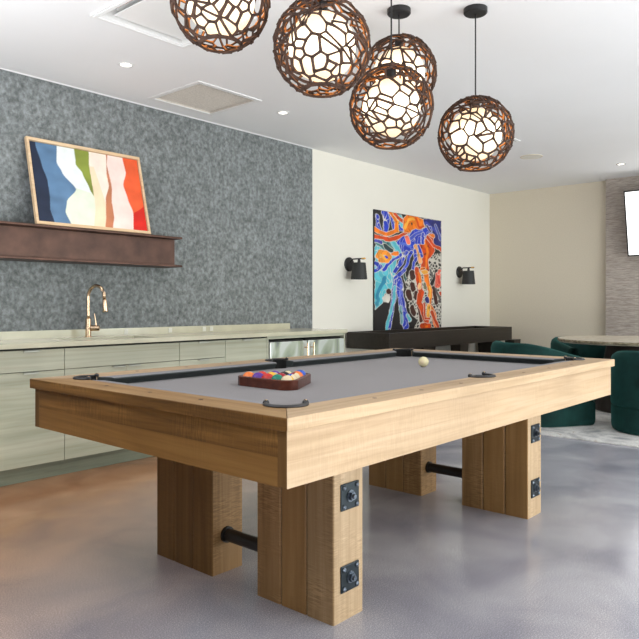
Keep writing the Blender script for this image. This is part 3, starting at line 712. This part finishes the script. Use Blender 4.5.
# ------------------------------------------------------------------ pendants
def lattice_mesh():
    """sticks bent over a sphere along the borders of irregular cells, with an open ring underneath"""
    R_ = .2; N = 180; rnd = random.Random(11); pts = []
    for k in range(N):
        best = None
        for _ in range(1):
            z = rnd.uniform(-1, 1); a = rnd.uniform(0, 2 * PI); q = math.sqrt(1 - z * z); p = Vector((q * math.cos(a), q * math.sin(a), z))
            d = min([(p - o_).length for o_ in pts] + [9])
            if best is None or d > best[0]: best = (d, p)
        pts.append(best[1])
    for it in range(1):      # one light relaxation so no cell is a sliver
        pts = [(p + sum((((p - o_).normalized()) * max(0, .2 - (p - o_).length) * .5 for o_ in pts if o_ is not p), Vector((0, 0, 0)))).normalized() for p in pts]
    hb = nb(); [hb.verts.new(p) for p in pts]
    bmesh.ops.convex_hull(hb, input=hb.verts[:]); bmesh.ops.triangulate(hb, faces=hb.faces[:]); hb.normal_update()
    ce = {}
    for f in hb.faces:
        m = f.calc_center_median(); n = f.normal if f.normal.dot(m) > 0 else -f.normal
        ce[f] = (n.normalized() * .6 + m.normalized() * .4).normalized()
    bm = nb(); zr = -.90
    hb.verts.ensure_lookup_table(); pairs = [(ce[e_.link_faces[0]], ce[e_.link_faces[1]]) for e_ in hb.edges if len(e_.link_faces) == 2]
    for v_ in hb.verts:      # some cells are crossed by a further stick
        lf = list(v_.link_faces)
        if len(lf) >= 5 and rnd.random() < .4:
            a, b = max(((ce[p], ce[q]) for p in lf for q in lf), key=lambda t_: (t_[0] - t_[1]).length)
            pairs.append((a, b))
    for a, b in pairs:
        if a.z < zr and b.z < zr: continue
        if (a - b).length < .02: continue
        r0 = R_ * rnd.uniform(.985, 1.012); w_ = rnd.uniform(.0038, .0066)
        d = (b - a); a2 = a - d * .04; b2 = b + d * .04; P = []
        for k in range(4):
            p = (a2 + (b2 - a2) * k / 3).normalized()
            if p.z < zr: p = Vector((p.x, p.y, 0)).normalized() * math.sqrt(1 - zr * zr) + Vector((0, 0, zr))
            P.append(p * r0)
        tube(bm, P, [w_ * 1.25, w_, w_, w_ * 1.25], 6)
    hb.free()
    rr_ = math.sqrt(1 - zr * zr) * R_
    for q in range(2):
        ring_ = []
        for k in range(33):
            a = 2 * PI * k / 32; ring_.append((rr_ * (1 - q * .06) * math.cos(a), rr_ * (1 - q * .06) * math.sin(a), zr * R_ - q * .004))
        tube(bm, ring_, .0045, 6)
    return bm
lo_ = obj('woven_shade', lattice_mesh(), M['rattan'], smooth=True)
gb = nb(); sphere(gb, (0, 0, 0), .14, 40, 24); go = obj('glass_globe', gb, M['globe'], smooth=True)
def pendant(X, Y, Z, lab, rz):
    r = thing('pendant_lamp', lab, 'pendant lamp', (X, Y, CZ), group='woven globe pendants over the pool table')
    global first
    a, g = (lo_, go) if first else (lo_.copy(), go.copy())
    if not first: C.objects.link(a); C.objects.link(g)
    first = False
    a.parent = r; g.parent = r; a.location = (0, 0, Z - CZ); g.location = (0, 0, Z - CZ); a.rotation_euler = (0, 0, rz)
    b = nb(); lathe(b, [(.064, -.0005), (.064, -.024), (.058, -.03), (.006, -.031)], 32); obj('canopy', b, M['black_metal'], r)
    b = nb(); tube(b, [(0, 0, -.03), (0, 0, Z - CZ + .135)], .004, 8); obj('cord', b, M['black_metal'], r)
    b = nb(); lathe(b, [(.012, .185), (.024, .18), (.024, .135), (.02, .13)], 20, (0, 0, Z - CZ)); obj('socket', b, M['black_metal'], r)
first = True
c_, s__ = math.cos(YAW), math.sin(YAW)
def world(px, py, d):
    rr_ = (px - 319.5) / 678.845 * d; return (d * c_ + rr_ * s__, d * s__ - rr_ * c_, H + (304.535 - py) / 678.845 * d)
for px, py, d, lab, rz in ((475.5, 134.5, 3.70, 'woven globe pendant hanging alone, farthest right of the cluster', .3), (399, 73.8, 3.71, 'woven globe pendant partly hidden behind the central one', 1.6),
                           (391.3, 107.5, 3.31, 'lowest woven globe pendant in the middle, in front of another', 2.9), (322, 47, 2.83, 'large near woven globe pendant, second from the left', 4.1), (220.5, 0.5, 2.80, 'leftmost woven globe pendant nearest the ceiling cassette', 5.3)):
    pendant(*world(px, py, d), lab, rz)

# ------------------------------------------------------------------ ceiling fittings
def frame_ring(b, x0, x1, y0, y1, wd, za, zb):
    box(b, x0, x1, y0, y0 + wd, za, zb); box(b, x0, x1, y1 - wd, y1, za, zb); box(b, x0, x0 + wd, y0 + wd, y1 - wd, za, zb); box(b, x1 - wd, x1, y0 + wd, y1 - wd, za, zb)
# openings through the ceiling slab for the recessed pieces
GX0, GX1, GY0, GY1 = 3.09, 3.725, 3.885, 4.515
AX0, AX1, AY0, AY1 = 1.985, 2.63, 2.79, 3.452
ob = nb(); box(ob, GX0 + .03, GX1 - .03, GY0 + .03, GY1 - .03, CZ - .1, CZ + .2); cut(ceil, ob)
ob = nb(); box(ob, AX0 + .03, AX1 - .03, AY0 + .03, AY1 - .03, CZ - .1, CZ + .2); cut(ceil, ob)
gr = thing('return_air_grille', 'square beige return air grille in white frame on the ceiling by the felt wall', 'ceiling grille')
b = nb(); frame_ring(b, GX0, GX1, GY0, GY1, .036, CZ - .007, CZ + .0); obj('frame', b, M['white_paint'], gr)
b = nb(); frame_ring(b, GX0 + .0305, GX1 - .0305, GY0 + .0305, GY1 - .0305, .005, CZ, CZ + .06); box(b, GX0 + .0305, GX1 - .0305, GY0 + .0305, GY1 - .0305, CZ + .06, CZ + .07); obj('housing', b, M['grille'], gr)
b = nb()
for k in range(36):
    y = GY0 + .045 + k * (GY1 - GY0 - .09) / 35; box(b, GX0 + .037, GX1 - .037, y - .0022, y + .0022, CZ + .012, CZ + .02)
obj('louvre_panel', b, M['grille'], gr)
ac = thing('air_conditioner_cassette', 'white air conditioner cassette in the ceiling, left of the hanging globes', 'air conditioner')
b = nb(); frame_ring(b, AX0, AX1, AY0, AY1, .04, CZ - .012, CZ); frame_ring(b, AX0 + .012, AX1 - .012, AY0 + .012, AY1 - .012, .02, CZ - .018, CZ - .012); obj('frame', b, M['white_paint'], ac)
b = nb(); frame_ring(b, AX0 + .0305, AX1 - .0305, AY0 + .0305, AY1 - .0305, .012, CZ, CZ + .055); box(b, AX0 + .0305, AX1 - .0305, AY0 + .0305, AY1 - .0305, CZ + .055, CZ + .068); obj('housing', b, M['plastic_white'], ac)
b = nb(); box(b, AX0 + .115, AX1 - .06, AY0 + .06, AY1 - .06, CZ + .012, CZ + .02); obj('panel', b, M['plastic_white'], ac, bevel=.003)
b = nb(); box(b, AX0 + .045, AX0 + .1, AY0 + .06, AY1 - .09, CZ + .03, CZ + .045); obj('air_vane', b, M['steel'], ac)
for x, y, lab in ((2.562, 3.991, 'small round recessed downlight between cassette and felt wall'), (4.075, 4.0, 'small round recessed downlight right of the square grille'), (8.132, 2.555, 'small round recessed downlight near the grasscloth wall and screen')):
    dl = thing('downlight', lab, 'ceiling light', (x, y, CZ), group='recessed downlights')
    b = nb(); lathe(b, [(.036, -.0015), (.037, -.0045), (.05, -.0045), (.054, -.0005)], 32, caps=False); obj('trim_ring', b, M['steel'] if x > 8 else M['white_paint'], dl)
    b = nb(); lathe(b, [(.0365, -.0025), (.02, -.0022), (.001, -.002)], 28); obj('lens', b, M['lamp_white'], dl)
sp = thing('ceiling_speaker', 'flat round cream speaker set in the white ceiling', 'speaker', (7.075, 3.158, CZ))
b = nb(); lathe(b, [(.118, -.0005), (.118, -.006), (.108, -.008), (.104, -.005)], 40, caps=False); obj('rim', b, M['beige'], sp)
b = nb(); lathe(b, [(.106, -.0055), (.05, -.006), (.001, -.006)], 40); obj('speaker_grille', b, M['cream'], sp)
vn = thing('ceiling_vent', 'white slotted ceiling vent half hidden behind the right pendant', 'ceiling vent', (6.02, 3.02, CZ))
b = nb(); frame_ring(b, -.3, .3, -.09, .09, .02, -.008, -.0005); obj('frame', b, M['white_paint'], vn)
b = nb()
for k in range(5): box(b, -.28, .28, -.06 + k * .03 - .008, -.06 + k * .03 + .008, -.006, -.003)
obj('slat', b, M['plastic_white'], vn)
b = nb(); box(b, -.28, .28, -.07, .07, -.002, -.0006); obj('backing', b, M['gap'], vn); vn.rotation_euler = (0, 0, 0)

# ------------------------------------------------------------------ screen on the grasscloth wall
tvh, tvw = .81, 1.42
tv = thing('television', 'black-framed screen lit blank white, tilted down from the grasscloth wall', 'television', (8.875, 2.0, 1.705))
tv.rotation_euler = (0, -math.atan2(.165, .80), 0)
b = nb(); box(b, 0, .045, -tvw / 2, tvw / 2, 0, tvh); obj('housing', b, M['black_metal'], tv, bevel=.004)
b = nb(); box(b, -.002, .0005, -tvw / 2 + .018, tvw / 2 - .018, .018, tvh - .018); obj('screen', b, M['screen'], tv)
b = nb(); box(b, .045, .10, -.2, .2, .25, .5); box(b, .09, .175, -.06, .06, .26, .34); obj('wall_mount', b, M['black_metal'], tv)

# ------------------------------------------------------------------ lounge corner
bm = nb(); box(bm, 5.565, 8.7, .9, 3.35, 0.0003, .012); tag(obj('area_rug', bm, M['rug'], bevel=.003), 'pale mottled grey rug under the green chairs and stone table', 'rug')
TX, TY = 7.47, 2.185
tb = thing('round_table', 'round travertine table on a dark cone pedestal between green chairs', 'table', (TX, TY, .0125))
n = 96; rr2 = [.785 + .008 * noise.noise(Vector((math.cos(2 * PI * k / n) * 6, math.sin(2 * PI * k / n) * 6, 0))) for k in range(n)]
bm = nb(); zt = .7375
loft(bm, [[(r * s * math.cos(2 * PI * k / n), r * s * math.sin(2 * PI * k / n), z) for k, r in enumerate(rr2)] for s, z in ((.975, zt - .036), (.995, zt - .026), (1, zt - .012), (.992, zt))])
o = obj('table_top', bm, None, tb, mats=[M['stone'], M['stone_edge']])
for p in o.data.polygons:
    if abs(p.normal.z) < .8: p.material_index = 1
bm = nb(); lathe(bm, [(.42, 0), (.425, .02), (.29, .70), (.30, zt - .0365)], 48); obj('pedestal', bm, M['pedestal'], tb, smooth=False)

def u_path(hw, ext, n=28):
    """samples (pos, outward normal, t) around a horseshoe open toward +x; back is a half circle"""
    P = []
    for k in range(7): P.append((Vector((ext * (1 - k / 7), -hw, 0)), Vector((0, -1, 0))))
    for k in range(n + 1):
        q = -PI / 2 - PI * k / n; P.append((Vector((hw * math.cos(q), hw * math.sin(q), 0)), Vector((math.cos(q), math.sin(q), 0))))
    for k in range(1, 8): P.append((Vector((ext * k / 7, hw, 0)), Vector((0, 1, 0))))
    return P
def tub_chair(loc, rz, lab, hw=.40, ext=.36, back=.745, arm=.60, seam=.225):
    ch = thing('barrel_chair', lab, 'chair', loc, rz, 'green velvet barrel chairs')
    P = u_path(hw, ext, 40); N = len(P); th = .105
    bm = nb(); rings = []
    for i, (p, nrm) in enumerate(P):
        fx = (ext - p.x) / (ext + hw)           # 0 at arm front, 1 at the back
        k = min(1, max(0, fx / .86)); k = k * .6 + k * k * (3 - 2 * k) * .4
        top = arm + (back - arm) * k
        ple = .010 * abs(math.sin(i * PI / 2 * .999)) if 7 < i < N - 8 else .006
        sec = [(0, seam), (.004, seam + .02), (.004, top - .06), (-.008, top - .02), (-.035, top), (-th + .03, top - .002), (-th + .008, top - .02), (-th - ple, top - .07), (-th - ple, seam + .1), (-th, seam)]
        rings.append([tuple(p + nrm * a + Vector((0, 0, z))) for a, z in sec])
    loft(bm, rings); s = obj('backrest', bm, M['velvet'], ch, smooth=True)
    def outline(ins, z, grow=0):
        q = [(p - nrm * ins + Vector((0, 0, z))) for p, nrm in P]
        q[0].x -= ins; q[-1].x -= ins
        return [tuple(v) for v in q]
    bm = nb(); loft(bm, [outline(.03, 0), outline(.012, .008), outline(.003, .028), outline(.0, .06), outline(.0, seam - .022), outline(.012, seam - .004), outline(.02, seam)]); obj('base', bm, M['velvet'], ch, smooth=False)
    bm = nb(); loft(bm, [outline(th + .012, seam + .001), outline(th + .006, seam + .03), outline(th + .006, seam + .12), outline(th + .03, seam + .16), outline(th + .1, seam + .17)]); obj('seat_cushion', bm, M['velvet'], ch, smooth=False)
def face(x, y): return math.atan2(TY - y, TX - x)
tub_chair((6.367, 1.667, .0125), math.radians(14), 'green velvet barrel chair at the right edge, its round back toward the pool table', back=.705)
tub_chair((6.161, 2.716, .0125), math.atan2(-.53, .85), 'green velvet barrel chair seen side-on just behind the pool table corner')
tub_chair((8.14, 2.95, .0125), face(8.14, 2.95), 'green velvet barrel chair with pleated back behind the stone table', back=.70)

# ------------------------------------------------------------------ light
wd = bpy.data.worlds.new('world'); bpy.context.scene.world = wd; wd.use_nodes = True
bg = wd.node_tree.nodes['Background']; bg.inputs[0].default_value = (.93, .97, 1.0, 1); bg.inputs[1].default_value = 1.6
def area(name, loc, target, sx, sy, power, col):
    l = bpy.data.lights.new(name, 'AREA'); l.shape = 'RECTANGLE'; l.size = sx; l.size_y = sy; l.energy = power; l.color = col
    o = bpy.data.objects.new(name, l); C.objects.link(o); o.location = loc
    o.rotation_euler = (Vector(target) - Vector(loc)).to_track_quat('-Z', 'Y').to_euler(); return o
area('window_light', (5.3, Y0 + .05, 1.45), (5.0, 2, 1.2), 7.4, 2.3, 165, (.97, .985, 1.0))
area('garden_light', (4.5, Y0 + .1, .5), (4.5, 4.7, .9), 8, .8, 75, (.84, 1.0, .70))
area('ceiling_fill_back', (4.4, -2.5, .12), (4.8, -1.8, 3), 10, 2.4, 400, (.98, .98, 1))  # unseen upward fill lamp added to brighten the ceiling
area('ceiling_fill_left', (-.2, 2.7, 1.3), (.3, 2.8, 3), 2.0, 2.6, 96, (.93, .97, 1))  # unseen fill lamp added to lift the ceiling above the cabinets
for x in (2.562, 4.075):
    l = bpy.data.lights.new('downlight_spot', 'SPOT'); l.energy = 12; l.spot_size = 1.5; l.spot_blend = .8; l.color = (1, .86, .68); l.shadow_soft_size = .03
    o = bpy.data.objects.new('downlight_spot', l); C.objects.link(o); o.location = (x, 4.0, CZ - .02)
sc_ = bpy.context.scene
sc_.view_settings.view_transform = 'Standard'; sc_.view_settings.look = 'None'; sc_.view_settings.exposure = 0.0
